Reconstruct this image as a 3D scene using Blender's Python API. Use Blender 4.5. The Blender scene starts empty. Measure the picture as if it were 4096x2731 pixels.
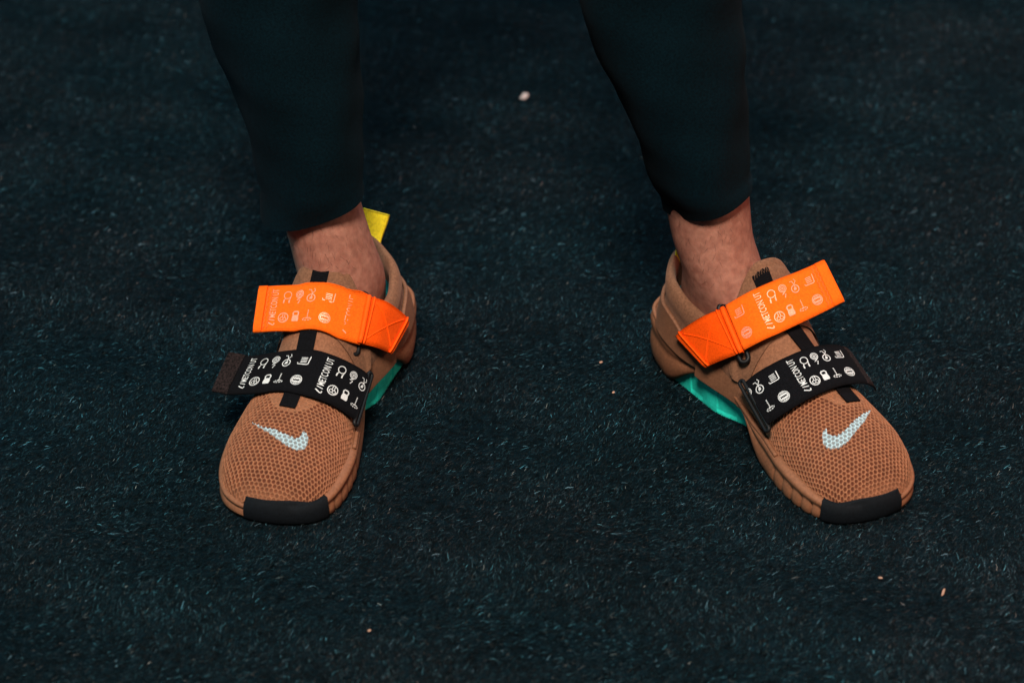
import bpy, math, random
import numpy as np
from mathutils import Vector, Matrix

# ------------------------------------------------------------------ camera, world, lamps, exposure
S = bpy.context.scene
COL = S.collection
D_CAM, ELEV = 2.1, math.radians(32)
cam_d = bpy.data.cameras.new('camera')
cam_d.sensor_width = 36.0
cam_d.lens = 36.0 * 2.1 / 0.871
cam_d.clip_start, cam_d.clip_end = 0.05, 200
cam_d.dof.use_dof = True
cam_d.dof.focus_distance = 1.955
cam_d.dof.aperture_fstop = 5.0
cam = bpy.data.objects.new('camera', cam_d)
cam.location = (0, -D_CAM * math.cos(ELEV), D_CAM * math.sin(ELEV))
cam.rotation_euler = (math.pi / 2 - ELEV, 0, 0)
COL.objects.link(cam)
S.camera = cam

W = bpy.data.worlds.new('World')
S.world = W
W.use_nodes = True
W.node_tree.nodes['Background'].inputs[0].default_value = (0.07, 0.28, 0.37, 1)
W.node_tree.nodes['Background'].inputs[1].default_value = 0.16


def lamp(name, loc, target, size, power, col):
    l = bpy.data.lights.new(name, 'AREA')
    l.shape = 'DISK'
    l.size = size
    l.energy = power
    l.color = col
    o = bpy.data.objects.new(name, l)
    o.location = loc
    o.rotation_euler = (Vector(target) - Vector(loc)).to_track_quat('-Z', 'Y').to_euler()
    COL.objects.link(o)


lamp('ceiling_lamp_key', (-0.16, -2.0, 2.9), (0, -0.1, 0), 0.8, 178, (1.0, 0.86, 0.74))
lamp('added_fill_back', (0.5, 1.6, 2.6), (0, 0.5, 0), 1.6, 42, (0.66, 0.88, 1.0))  # added overhead fill, evens out the dark ground behind the legs
lamp('ceiling_lamp_teal', (-2.2, 0.2, 1.3), (0, 0, 0.1), 0.9, 15, (0.35, 0.85, 1.0))
lamp('added_fill_side', (1.7, -0.9, 1.6), (0, 0, 0.05), 0.5, 9, (1.0, 0.72, 0.55))  # added weak warm fill from the right, brightens the yellow heel tab
lamp('stage_lamp_red', (1.6, 0.35, 0.75), (0, 0, 0.12), 0.35, 5.0, (1.0, 0.12, 0.05))
S.view_settings.view_transform = 'Standard'
S.view_settings.look = 'None'
S.view_settings.exposure = 0.0
S.view_settings.gamma = 1.0
S.cycles.use_denoising = True

rng = np.random.default_rng(7)
random.seed(7)


# ------------------------------------------------------------------ helpers
def mat(name, col, rough=0.8, spec=0.3, var=0.12, nscale=900, bump=0.25, bscale=1400, sheen=0.0, metal=0.0,
        attr=None, mottled=None, wave=None, trans=0.0):
    m = bpy.data.materials.new(name)
    m.use_nodes = True
    nt = m.node_tree
    N, Lk = nt.nodes, nt.links
    b = N['Principled BSDF']
    b.inputs['Roughness'].default_value = rough
    b.inputs['Specular IOR Level'].default_value = spec
    b.inputs['Metallic'].default_value = metal
    if sheen:
        b.inputs['Sheen Weight'].default_value = sheen
        b.inputs['Sheen Roughness'].default_value = 0.5
        b.inputs['Sheen Tint'].default_value = tuple(min(1, c * 1.5 + .1) for c in col) + (1,)
    tc = N.new('ShaderNodeTexCoord')
    no = N.new('ShaderNodeTexNoise')
    no.inputs['Scale'].default_value = nscale * .42
    no.inputs['Detail'].default_value = 3
    Lk.new(tc.outputs['Object'], no.inputs['Vector'])
    rmp = N.new('ShaderNodeMapRange')
    rmp.inputs['From Min'].default_value = 0.3
    rmp.inputs['From Max'].default_value = 0.7
    rmp.inputs['To Min'].default_value = 1 - var * 1.45
    rmp.inputs['To Max'].default_value = 1 + var * 1.45
    Lk.new(no.outputs['Fac'], rmp.inputs['Value'])
    mul = N.new('ShaderNodeVectorMath')
    mul.operation = 'SCALE'
    Lk.new(rmp.outputs['Result'], mul.inputs['Scale'])
    src = None
    if attr:
        a = N.new('ShaderNodeAttribute')
        a.attribute_name = attr
        src = a.outputs['Color']
    else:
        rgb = N.new('ShaderNodeRGB')
        rgb.outputs[0].default_value = tuple(col) + (1,)
        src = rgb.outputs[0]
    if mottled:
        n2 = N.new('ShaderNodeTexNoise')
        n2.inputs['Scale'].default_value = mottled[1]
        n2.inputs['Detail'].default_value = 4
        Lk.new(tc.outputs['Object'], n2.inputs['Vector'])
        mr = N.new('ShaderNodeMapRange')
        mr.inputs['From Min'].default_value = 0.35
        mr.inputs['From Max'].default_value = 0.68
        Lk.new(n2.outputs['Fac'], mr.inputs['Value'])
        mx = N.new('ShaderNodeMix')
        mx.data_type = 'RGBA'
        Lk.new(mr.outputs['Result'], mx.inputs['Factor'])
        Lk.new(src, mx.inputs['A'])
        mx.inputs['B'].default_value = tuple(mottled[0]) + (1,)
        src = mx.outputs['Result']
    Lk.new(src, mul.inputs[0])
    Lk.new(mul.outputs['Vector'], b.inputs['Base Color'])
    if bump:
        bp = N.new('ShaderNodeBump')
        bp.inputs['Strength'].default_value = bump
        bp.inputs['Distance'].default_value = 0.0006
        if wave:
            uv = N.new('ShaderNodeUVMap')
            uv.uv_map = 'UVMap'
            h = None
            for ax, sc in wave:
                w = N.new('ShaderNodeTexWave')
                w.bands_direction = ax
                w.inputs['Scale'].default_value = sc
                w.inputs['Distortion'].default_value = 0.6
                w.inputs['Detail Scale'].default_value = 3
                Lk.new(uv.outputs['UV'], w.inputs['Vector'])
                if h is None:
                    h = w.outputs['Fac']
                else:
                    ad = N.new('ShaderNodeMath')
                    Lk.new(h, ad.inputs[0])
                    Lk.new(w.outputs['Fac'], ad.inputs[1])
                    h = ad.outputs[0]
            Lk.new(h, bp.inputs['Height'])
        else:
            n3 = N.new('ShaderNodeTexNoise')
            n3.inputs['Scale'].default_value = bscale
            n3.inputs['Detail'].default_value = 2
            Lk.new(tc.outputs['Object'], n3.inputs['Vector'])
            Lk.new(n3.outputs['Fac'], bp.inputs['Height'])
        Lk.new(bp.outputs['Normal'], b.inputs['Normal'])
    return m


BROWN = (0.255, 0.108, 0.052)
M = {
    'knit': mat('knit_mesh', BROWN, .85, .2, .16, 1500, .3, 2600, sheen=.25, attr='col'),
    'neo': mat('brown_neoprene', (0.225, 0.097, 0.050), .8, .25, .16, 1300, .3, 2200, sheen=.25),
    'film': mat('brown_coated_film', (0.175, 0.077, 0.040), .6, .3, .12, 1200, .2, 1800, sheen=.1),
    'suede': mat('brown_collar_fabric', (0.170, 0.079, 0.043), .85, .2, .18, 1300, .3, 2000, sheen=.3),
    'foam': mat('brown_foam', (0.215, 0.088, 0.043), .65, .3, .12, 1100, .25, 1600),
    'teal': mat('teal_foam', (0.018, 0.68, 0.54), .55, .35, .08, 800, .12, 1200),
    'lining': mat('teal_lining', (0.01, 0.33, 0.40), .8, .2, .15, 900, .3, 1500),
    'rubber': mat('black_rubber', (0.0030, 0.0048, 0.0070), .8, .14, .25, 1600, .3, 2400),
    'plastic': mat('black_plastic', (0.004, 0.005, 0.006), .5, .25, .1, 600, .05, 900),
    'black': mat('black_webbing', (0.0022, 0.0023, 0.0035), .88, .12, .3, 1600, .5, sheen=.015, wave=(('X', 420), ('Y', 260))),
    'blackend': mat('black_webbing_end', (0.014, 0.009, 0.009), .9, .12, .7, 1600, .6, 2200, sheen=.06),
    'orange': mat('orange_webbing', (1.0, 0.138, 0.003), .7, .14, .10, 1500, .45, sheen=.10, wave=(('X', 420), ('Y', 260))),
    'orange2': mat('orange_smooth_webbing', (1.0, 0.092, 0.001), .7, .14, .10, 1500, .5, sheen=.06, wave=(('Y', 330),)),
    'thread': mat('orange_thread', (1.0, 0.17, 0.03), .7, .3, .15, 1500, .3),
    'bthread': mat('brown_thread', (0.20, 0.105, 0.06), .8, .2, .15, 1500, .3),
    'printw': mat('white_print', (0.60, 0.62, 0.62), .5, .5, .10, 1800, .2, 2400),
    'printo': mat('silver_print', (0.88, 0.36, 0.22), .35, .6, .12, 1800, .2, 2400, metal=.25),
    'yellow': mat('yellow_webbing', (0.95, 0.72, 0.02), .7, .3, .12, 900, .5, wave=(('Y', 200),)),
    'skin': mat('skin', (0.385, 0.174, 0.122), .55, .35, .10, 500, .35, 900, mottled=((0.28, 0.112, 0.078), 120)),
    'hair': mat('dark_hair', (0.02, 0.01, 0.008), .5, .4, .1, 100, 0),
    'trouser': mat('dark_trouser_fabric', (0.0006, 0.0062, 0.0098), .9, .06, .28, 1500, .5, 1500, sheen=.05),
    'scrap': mat('pale_scrap', (0.62, 0.50, 0.46), .8, .3, .2, 400, .4, 600),
    'chip': mat('tan_chip', (0.42, 0.24, 0.17), .8, .3, .2, 400, .4, 600),
}
b = M['skin'].node_tree.nodes['Principled BSDF']
b.inputs['Subsurface Weight'].default_value = 0.15
b.inputs['Subsurface Radius'].default_value = (0.012, 0.004, 0.002)
b.inputs['Subsurface Scale'].default_value = 0.4


def mesh_obj(name, V, F, m, parent=None, smooth=True, uv=None, col=None, weld=False):
    me = bpy.data.meshes.new(name)
    me.from_pydata([tuple(v) for v in V], [], [tuple(f) for f in F])
    if uv is not None:
        l = me.uv_layers.new(name='UVMap')
        idx = np.zeros(len(me.loops), dtype=np.int32)
        me.loops.foreach_get('vertex_index', idx)
        l.data.foreach_set('uv', np.asarray(uv, dtype=np.float32)[idx].ravel())
    if col is not None:
        a = me.color_attributes.new('col', 'FLOAT_COLOR', 'POINT')
        c4 = np.ones((len(V), 4), dtype=np.float32)
        c4[:, :3] = col
        a.data.foreach_set('color', c4.ravel())
    me.materials.append(m)
    me.update()
    if smooth:
        me.polygons.foreach_set('use_smooth', [True] * len(me.polygons))
    o = bpy.data.objects.new(name, me)
    COL.objects.link(o)
    if parent is not None:
        o.parent = parent
    return o


def grid_faces(nu, nv, closed_u=False, closed_v=False):
    F = []
    for i in range(nu if closed_u else nu - 1):
        for j in range(nv if closed_v else nv - 1):
            a, b_ = i * nv + j, i * nv + (j + 1) % nv
            c, d = ((i + 1) % nu) * nv + (j + 1) % nv, ((i + 1) % nu) * nv + j
            F.append((a, b_, c, d))
    return F


def interp(x, xs, ys):
    """smooth (monotone-ish cubic) interpolation of a table"""
    xs, ys = np.asarray(xs, float), np.asarray(ys, float)
    m_ = np.gradient(ys, xs)
    dl = np.diff(ys) / np.diff(xs)
    for i in range(1, len(xs) - 1):
        if dl[i - 1] * dl[i] <= 0:
            m_[i] = 0
    x = np.clip(x, xs[0], xs[-1])
    i = np.clip(np.searchsorted(xs, x) - 1, 0, len(xs) - 2)
    h = xs[i + 1] - xs[i]
    t = (x - xs[i]) / h
    return ((2 * t**3 - 3 * t**2 + 1) * ys[i] + (t**3 - 2 * t**2 + t) * h * m_[i]
            + (-2 * t**3 + 3 * t**2) * ys[i + 1] + (t**3 - t**2) * h * m_[i + 1])


def spline(P, n, closed=False):
    """Catmull-Rom through P resampled to n points evenly by arc length"""
    P = np.asarray(P, float)
    if closed:
        Q = np.vstack([P[-1], P, P[0], P[1]])
        segs = len(P)
    else:
        Q = np.vstack([2 * P[0] - P[1], P, 2 * P[-1] - P[-2]])
        segs = len(P) - 1
    out = []
    for i in range(segs):
        a, b_, c, d = Q[i], Q[i + 1], Q[i + 2], Q[i + 3]
        for t in np.linspace(0, 1, 24, endpoint=False):
            out.append(.5 * ((2 * b_) + (-a + c) * t + (2 * a - 5 * b_ + 4 * c - d) * t * t + (-a + 3 * b_ - 3 * c + d) * t**3))
    out.append(Q[1] if closed else P[-1])
    out = np.array(out)
    L = np.concatenate([[0], np.cumsum(np.linalg.norm(np.diff(out, axis=0), axis=1))])
    u = np.linspace(0, L[-1], n, endpoint=not closed)
    return np.stack([np.interp(u, L, out[:, k]) for k in range(out.shape[1])], 1)


def normals_grid(P):
    du = np.gradient(P, axis=0)
    dv = np.gradient(P, axis=1)
    n = np.cross(du, dv)
    return n / (np.linalg.norm(n, axis=2, keepdims=True) + 1e-12)


def tube(path, r, n=8, closed=False):
    path = np.asarray(path, float)
    k = len(path)
    V = []
    prev = None
    r = np.broadcast_to(np.asarray(r, float), (k,))
    for i in range(k):
        if closed:
            t = path[(i + 1) % k] - path[i - 1]
        else:
            t = path[min(i + 1, k - 1)] - path[max(i - 1, 0)]
        t = t / (np.linalg.norm(t) + 1e-12)
        if prev is None:
            a = np.array([0, 0, 1.0]) if abs(t[2]) < .9 else np.array([1.0, 0, 0])
        else:
            a = prev
        a = a - t * (a @ t)
        a /= np.linalg.norm(a)
        prev = a
        bb = np.cross(t, a)
        for q in range(n):
            w = 2 * math.pi * q / n
            V.append(path[i] + r[i] * (math.cos(w) * a + math.sin(w) * bb))
    F = grid_faces(k, n, closed_u=closed, closed_v=True)
    if not closed:
        F.append(tuple(range(n))[::-1])
        F.append(tuple(range((k - 1) * n, k * n)))
    return V, F


# ------------------------------------------------------------------ the shape of one shoe (s: heel to toe, t: + towards the inner side, z up)
UPP = dict(
    s=[.085, .105, .118, .132, .150, .165, .180, .200, .218, .240, .262, .280, .292, .300, .3045],
    zc=[.149, .139, .1265, .1105, .0965, .0860, .0775, .069, .0625, .0560, .0485, .0390, .0285, .0190, .0140],
    tm=[.038, .037, .0345, .0315, .029, .0285, .0305, .0360, .0405, .0440, .0440, .0400, .0305, .0175, .0080],
    tl=[-.040, -.041, -.0425, -.044, -.0450, -.0465, -.0485, -.0510, -.0525, -.0525, -.0500, -.0435, -.0335, -.0190, -.0100],
    n=[1.6, 1.6, 1.62, 1.70, 1.75, 1.85, 1.95, 2.0, 2.1, 2.2, 2.3, 2.35, 2.3, 2.2, 2.1],
    nl=[4.0, 4.0, 4.0, 3.8, 2.8, 2.3, 2.0, 2.0, 2.1, 2.2, 2.3, 2.35, 2.3, 2.2, 2.1],
    tc=[-.012, -.011, -.011, -.011, -.011, -.011, -.011, -.011, -.010, -.009, -.007, -.005, -.003, -.002, -.002])


def zb_of(s):
    return interp(s, [.05, .10, .14, .20, .25, .305], [.036, .030, .026, .024, .0205, .0110])


def upper(s, phi):
    s = np.asarray(s, float)
    phi = np.asarray(phi, float)
    g = lambda k: interp(s, UPP['s'], UPP[k])
    zc, tm, tl, n, tc = g('zc'), g('tm'), g('tl'), g('n'), g('tc')
    zb = zb_of(s)
    c, si = np.cos(phi), np.abs(np.sin(phi))
    n = np.where(c > 0, n, g('nl'))
    w = np.where(c > 0, tm - tc, tc - tl)
    t = tc + w * np.sign(c) * np.abs(c) ** (2 / n)
    z = zb + (zc - zb) * si ** (2 / n)
    return np.stack([s + 0 * t, t, z], -1)


def upper_z(s, t):
    g = lambda k: interp(s, UPP['s'], UPP[k])
    zc, tm, tl, n, tc = g('zc'), g('tm'), g('tl'), g('n'), g('tc')
    zb = zb_of(s)
    n = np.where(t > tc, n, g('nl'))
    w = np.where(t > tc, tm - tc, tc - tl)
    x = np.clip(np.abs(t - tc) / w, 0, 1)
    return zb + (zc - zb) * (1 - x**n) ** (1 / n), x


SOLE = [(.001, -.004), (.004, .012), (.017, .027), (.043, .0355), (.072, .0375), (.096, .0325), (.114, .0275), (.136, .0280), (.158, .0322), (.178, .0370),
        (.200, .0410), (.230, .0480), (.258, .0495), (.280, .0450), (.294, .0330), (.3015, .0120), (.303, -.008), (.299, -.026),
        (.288, -.0405), (.266, -.0510), (.235, -.0560), (.200, -.0550), (.160, -.0505), (.120, -.0465), (.080, -.0465), (.045, -.0450),
        (.018, -.038), (.004, -.022)]
NS = 720
sole = spline(SOLE, NS, closed=True)
tg = np.roll(sole, -1, 0) - np.roll(sole, 1, 0)
tg /= np.linalg.norm(tg, axis=1, keepdims=True)
sole_n = np.stack([tg[:, 1], -tg[:, 0]], 1)      # candidate outward
if np.mean(np.sum(sole_n * (sole - sole.mean(0)), 1)) < 0:
    sole_n = -sole_n


def ztop(s):
    return interp(s, [0, .03, .07, .11, .15, .2, .25, .28, .303], [.047, .045, .040, .0345, .0300, .0275, .0240, .0195, .0140])


def in_poly(x, y, poly):
    poly = np.asarray(poly)
    inside = np.zeros(x.shape, bool)
    j = len(poly) - 1
    for i in range(len(poly)):
        xi, yi, xj, yj = poly[i][0], poly[i][1], poly[j][0], poly[j][1]
        c = ((yi > y) != (yj > y)) & (x < (xj - xi) * (y - yi) / (yj - yi + 1e-12) + xi)
        inside ^= c
        j = i
    return inside


def smooth01(x):
    x = np.clip(x, 0, 1)
    return x * x * (3 - 2 * x)


class Shoe:
    def __init__(self, cfg):
        self.c = cfg
        self.m = cfg['m']
        yaw = math.radians(cfg['yaw'])
        fx = np.array([math.sin(yaw), -math.cos(yaw), 0])
        piv = np.array(cfg['pivot'] + [0])
        org = piv - fx * .25
        e = bpy.data.objects.new('sneaker', None)
        COL.objects.link(e)
        med = np.array([-fx[1], fx[0], 0])
        e.matrix_world = Matrix(((fx[0], med[0], 0, org[0]), (fx[1], med[1], 0, org[1]), (0, 0, 1, 0), (0, 0, 0, 1)))
        e['label'], e['category'], e['group'] = cfg['label'], 'sneaker', 'brown training shoes on the feet'
        self.e = e
        for f in (self.midsole, self.toe_mesh, self.vamp, self.overlays, self.tongue, self.collar, self.heel, self.strip, self.pull_tab,
                  self.black_strap, self.orange_strap):
            f()

    def put(self, name, V, F, m, parent=None, flip=False, **k):
        V = np.asarray(V, float).copy()
        V[:, 1] *= self.m
        if (self.m < 0) != flip:
            F = [tuple(f)[::-1] for f in F]
        return mesh_obj(name, V, F, m, parent or self.e, **k)

    def patch(self, name, P, mask, m, off=0.0, thick=.0012, parent=None, **k):
        """keep the faces of grid P (nu,nv,3) where mask (nu-1,nv-1), as a shell"""
        Nn = normals_grid(P)
        nu, nv = P.shape[:2]
        used = np.zeros((nu, nv), bool)
        fi, fj = np.nonzero(mask)
        for a, b_ in ((0, 0), (0, 1), (1, 1), (1, 0)):
            used[fi + a, fj + b_] = True
        edge = np.zeros((nu, nv))
        # soften the rim: vertices on the border are sunk
        full = np.zeros((nu, nv), int)
        for a, b_ in ((0, 0), (0, 1), (1, 1), (1, 0)):
            np.add.at(full, (fi + a, fj + b_), 1)
        border = used & (full < 4)
        Q = P + Nn * off
        T = Q + Nn * np.where(border, thick * .55, thick)[..., None]
        idx = -np.ones((nu, nv), int)
        ii = np.nonzero(used)
        idx[ii] = np.arange(len(ii[0]))
        n = len(ii[0])
        V = np.vstack([T[ii], Q[ii]])
        F = []
        ec = {}
        for i, j in zip(fi, fj):
            q = (idx[i, j], idx[i, j + 1], idx[i + 1, j + 1], idx[i + 1, j])
            F.append(q[::-1])
            F.append(tuple(v + n for v in q))
            for a in range(4):
                e_ = (q[a], q[(a + 1) % 4])
                if (e_[1], e_[0]) in ec:
                    del ec[(e_[1], e_[0])]
                else:
                    ec[e_] = 1
        for a, b_ in ec:
            F.append((a, b_, b_ + n, a + n))
        return self.put(name, V, F, m, parent, flip=self.flipfix, **k)

    flipfix = True

    # ---------------------------------------------------------------- sole unit
    def midsole(self):
        s = sole[:, 0]
        zt = ztop(s)
        med = smooth01((sole[:, 1] - 0.0) / .012)
        arch = smooth01((s - .050) / .062) * smooth01((.200 - s) / .045) * med
        heel = smooth01((.10 - s) / .06)
        rows = [(.00, .0040), (.05, .0018), (.16, .0003), (.34, 0), (.50, .0004), (.58, .0012), (.64, .0017), (.70, .0012), (.78, .0004), (.88, .0000),
                (.95, .0010), (1.0, .0032), (1.02, .0080), (.95, .0140)]
        # cuts and scallops of the flexible forefoot
        acc = np.zeros(NS)
        glat = [.205, .222, .239, .256, .270]
        gm = [.222, .236, .249, .261, .272, .281]
        bulge = np.zeros(NS)
        for gs, side in ((gm, 1), (glat, -1)):
            for g_ in gs:
                d = np.abs(s - g_)
                on = (np.sign(sole[:, 1]) == side)
                acc += on * np.exp(-(d / .0007) ** 2)
                bulge += on * np.exp(-(d / .0035) ** 2)
        V, R = [], []
        P = np.zeros((NS, len(rows), 3))
        for k, (v, ins) in enumerate(rows):
            lowz = arch * (zt - .0038)
            z = lowz + (zt - lowz) * v
            i_ = ins + heel * v * .0030 + heel * (1 - min(v, 1)) ** 2 * .0050 + arch * .0015
            if v < .62:
                i_ = i_ + acc * .0028 + bulge * .0009
            P[:, k, :2] = sole - sole_n * i_[:, None] if np.ndim(i_) else sole - sole_n * i_
            P[:, k, 2] = z + (.0035 * smooth01((s - .26) / .05) if v < .1 else 0)
        F = grid_faces(NS, len(rows), closed_u=True)
        V = P.reshape(-1, 3)
        o = self.put('midsole', V, F, M['foam'], flip=False)
        # inner foam, seen at the arch
        n = len(rows)
        Q = np.zeros((NS, 6, 3))
        for k, (v, ins) in enumerate([(0, .0075), (.12, .0062), (.5, .0030), (.85, .0002), (1, -.0008), (1.0, .012)]):
            Q[:, k, :2] = sole - sole_n * (ins + .003 + .006 * smooth01((.060 - s) / .03) + .004 * smooth01((-sole[:, 1]) / .01) + .004 * smooth01((s - .20) / .02))[:, None]
            Q[:, k, 2] = (zt - .0025) * v + .0005
        band = smooth01((s - .055) / .02) * smooth01((.205 - s) / .02) * (sole[:, 1] > 0)
        for k, tb in ((0, .0262), (1, .0266), (2, .0280)):
            tb = tb - .010 * smooth01((s - .112) / .035)
            Q[:, k, 1] = Q[:, k, 1] * (1 - band) + np.minimum(tb, sole[:, 1] - .0008) * band
        # facets of the moulded panel
        fac = (np.floor(s / .017) % 2) * .0012
        Q[:, 1, :2] -= sole_n * fac[:, None]
        Q[:, 2, :2] -= sole_n * (fac[:, None] * .8)
        V = Q.reshape(-1, 3)
        F = grid_faces(NS, 6, closed_u=True)
        bot = len(V)
        V = np.vstack([V, [[.15, 0, .0005]]])
        F += [(i * 6, ((i + 1) % NS) * 6, bot) for i in range(NS)]
        self.put('arch_foam', V, F, M['teal'], smooth=False)
        # black toe bumper
        k0 = [i for i in range(NS) if sole[i, 0] > .2815 and -.0165 < sole[i, 1]]
        prof = [(.0010, .0030), (.0015, .0002), (.004, -.0010), (.008, -.0014), (.0118, -.0012), (None, .0002), (None, .0014), (None, .0027), (None, .0038), (None, .0046)]
        B = np.zeros((len(k0), len(prof), 3))
        for a, i in enumerate(k0):
            for q, (z, ins) in enumerate(prof):
                B[a, q, :2] = sole[i] - sole_n[i] * ins
                if z is None:
                    uz, _ = upper_z(np.array(min(B[a, q, 0], .3040)), np.array(B[a, q, 1]))
                    z = max(float(ztop(np.array(B[a, q, 0]))) + .0016, float(uz) + .0014)
                    if q == len(prof) - 1:
                        z -= .0030
                B[a, q, 2] = z
        for _ in range(3):
            B[1:-1, 5:, 2] = (B[:-2, 5:, 2] + 2 * B[1:-1, 5:, 2] + B[2:, 5:, 2]) / 4
        # slanted, rounded ends
        V = B.reshape(-1, 3)
        F = grid_faces(len(k0), len(prof))
        ctr = []
        for a in (0, len(k0) - 1):
            ctr.append(len(V) + len(ctr))
        ends = [np.append(sole[k0[a]] - sole_n[k0[a]] * .006, .012) for a in (0, -1)]
        V = np.vstack([V, ends])
        for q in range(len(prof) - 1):
            F.append((q + 1, q, ctr[0]))
            F.append(((len(k0) - 1) * len(prof) + q, (len(k0) - 1) * len(prof) + q + 1, ctr[1]))
        self.put('toe_bumper', V, F, M['rubber'])

    # ---------------------------------------------------------------- honeycomb mesh toe
    def toe_mesh(self):
        c = self.c
        nu, nv = 330, 430
        sfun = np.concatenate([np.linspace(.188, .285, 235, endpoint=False), .285 + .0148 * np.sin(np.linspace(0, math.pi / 2, 95))])
        phi = np.linspace(0.0, math.pi, nv)
        Sg, Ph = np.meshgrid(sfun, phi, indexing='ij')
        P = upper(Sg, Ph)
        # even spacing round the girth
        for i in range(nu):
            d = np.concatenate([[0], np.cumsum(np.linalg.norm(np.diff(P[i], axis=0), axis=1))])
            u = np.linspace(0, d[-1], nv)
            P[i] = np.stack([np.interp(u, d, P[i][:, k]) for k in range(3)], 1)
        # unrolled coordinates, measured from the crest line
        cj = np.argmin(np.abs(P[:, :, 1] - (-.008)) - P[:, :, 2] * .5, axis=1)
        girth = np.zeros((nu, nv))
        for i in range(nu):
            d = np.concatenate([[0], np.cumsum(np.linalg.norm(np.diff(P[i], axis=0), axis=1))])
            j0 = np.argmax(P[i][:, 2])
            girth[i] = d - d[j0]
        jc = np.argmax(P[:, :, 2], axis=1)
        crest = P[np.arange(nu), jc]
        g0 = np.array([crest[i][1] for i in range(nu)])
        g0 = np.convolve(np.pad(g0, 8, mode='edge'), np.ones(17) / 17, 'valid')
        X = -(girth) + g0[:, None]
        L = np.concatenate([[0], np.cumsum(np.hypot(np.diff(sfun), np.diff(interp(sfun, UPP['s'], UPP['zc']))))])
        Y = np.repeat(L[:, None], nv, 1)
        pitch = .0038
        # the knit is stretched unevenly over the toes
        X0 = X.copy()
        X = X + .0007 * np.sin(Y * 61 + X0 * 40) + .00025 * np.sin(Y * 210 + X0 * 150)
        Y = Y + .0006 * np.sin(X0 * 75 + 1.0) + .00025 * np.sin(X0 * 240 - Y * 170)
        # distance to hex cell centre
        a1 = X / pitch
        row = Y / (pitch * .86)
        best = np.full(X.shape, 9.0)
        cellv = np.zeros(X.shape)
        for dr in (-1, 0, 1):
            r = np.round(row) + dr
            shift = np.where(np.mod(r, 2) == 0, 0.0, .5)
            cx = np.round(a1 - shift) + shift
            dx, dy = np.abs(a1 - cx), np.abs(row - r) * .86
            h = np.maximum(dx, dx * .5 + dy * .866 * 1.02)
            cellv = np.where(h < best, np.mod(np.sin(np.round(cx * 2) * 12.9898 + r * 78.233) * 43758.5453, 1.0), cellv)
            best = np.minimum(best, h)
        hgt = smooth01((best - .24) / .22)            # 0 in the hole, 1 on the rib
        fade = smooth01((.303 - P[:, :, 0]) / .016) * .85 + .15
        dep = (.0009 + .0006 * cellv) * fade
        Nn = -normals_grid(P)
        if np.mean(Nn[:, nv // 2, 2]) < 0:
            Nn = -Nn
        wob = .0001 * np.sin(X * 2300) * np.sin(Y * 2500)
        Q = P + Nn * ((hgt - 1) * dep + wob * hgt)[..., None]
        rib, hole = np.array((0.300, 0.125, 0.062)), np.array((0.085, 0.023, 0.011))
        f = (hgt * fade + (1 - fade) * .75)[..., None]
        yarn = (1 + .30 * (cellv - .5) + .10 * np.sin(X * 5200 + Y * 900) * np.sin(Y * 4700))[..., None]
        col = (hole * (1 - f) + rib * f) * yarn
        keep = np.ones((nu - 1, nv - 1), bool)
        F = grid_faces(nu, nv)
        V = Q.reshape(-1, 3)
        o = self.put('toe_mesh', V, F, M['knit'], col=col.reshape(-1, 3), flip=True)
        # printed emblem on the ribs of the mesh
        fs = (Q[:-1, :-1, 0] + Q[1:, 1:, 0]) / 2
        ft = (Q[:-1, :-1, 1] + Q[1:, 1:, 1]) / 2
        inside = in_poly(fs, ft, c['swoosh'])
        fi, fj = np.nonzero(inside)
        idx = -np.ones((nu, nv), int)
        used = np.zeros((nu, nv), bool)
        for a, b_ in ((0, 0), (0, 1), (1, 1), (1, 0)):
            used[fi + a, fj + b_] = True
        ii = np.nonzero(used)
        idx[ii] = np.arange(len(ii[0]))
        V = (Q + Nn * .00012)[ii]
        wht = np.array((.40, .56, .62)) * f + np.array((.17, .19, .20)) * (1 - f)
        F = [(idx[i, j], idx[i, j + 1], idx[i + 1, j + 1], idx[i + 1, j]) for i, j in zip(fi, fj)]
        self.put('swoosh_print', V, F, M['knit'], parent=o, col=wht[ii], flip=True)

    def ugrid(self, s0, s1, nu, nv, p0=0.0, p1=math.pi):
        Sg, Ph = np.meshgrid(np.linspace(s0, s1, nu), np.linspace(p0, p1, nv), indexing='ij')
        P = upper(Sg, Ph)
        C = (P[:-1, :-1] + P[1:, 1:]) / 2
        return P, C

    # ---------------------------------------------------------------- smooth sock upper under the straps
    def vamp(self):
        P, C = self.ugrid(.112, .236, 210, 260)
        s, t, z = C[..., 0], C[..., 1], C[..., 2]
        mid = self.c['strip'](s)
        edge = .2085 + .0235 * np.exp(-(np.abs(t - mid) / .021) ** 3.2)
        rear = .136 + .012 * smooth01((.112 - z) / .045)
        mask = (s < edge) & (s > rear)
        self.patch('sock_upper', P, mask, M['neo'], .0004, .0012)

    def overlays(self):
        P, C = self.ugrid(.100, .236, 240, 300)
        s, t, z = C[..., 0], C[..., 1], C[..., 2]
        # inner side: film that runs from the midsole up to the strap ring and back to the heel
        top = interp(s, [.10, .14, .158, .168, .19, .205, .214, .222, .231], [.060, .060, .060, .066, .058, .053, .047, .036, .024])
        mask = (t > 0) & (z < top) & (s < .231) & (s > .100)
        self.patch('side_overlay', P, mask, M['film'], .0012, .0016)
        mask = (t < -.030) & (z < interp(s, [.13, .17, .19, .205, .217, .224], [.050, .052, .052, .048, .040, .024])) & (s < .223) & (s > .13)
        self.patch('outer_overlay', P, mask, M['film'], .0012, .0014)

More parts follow.
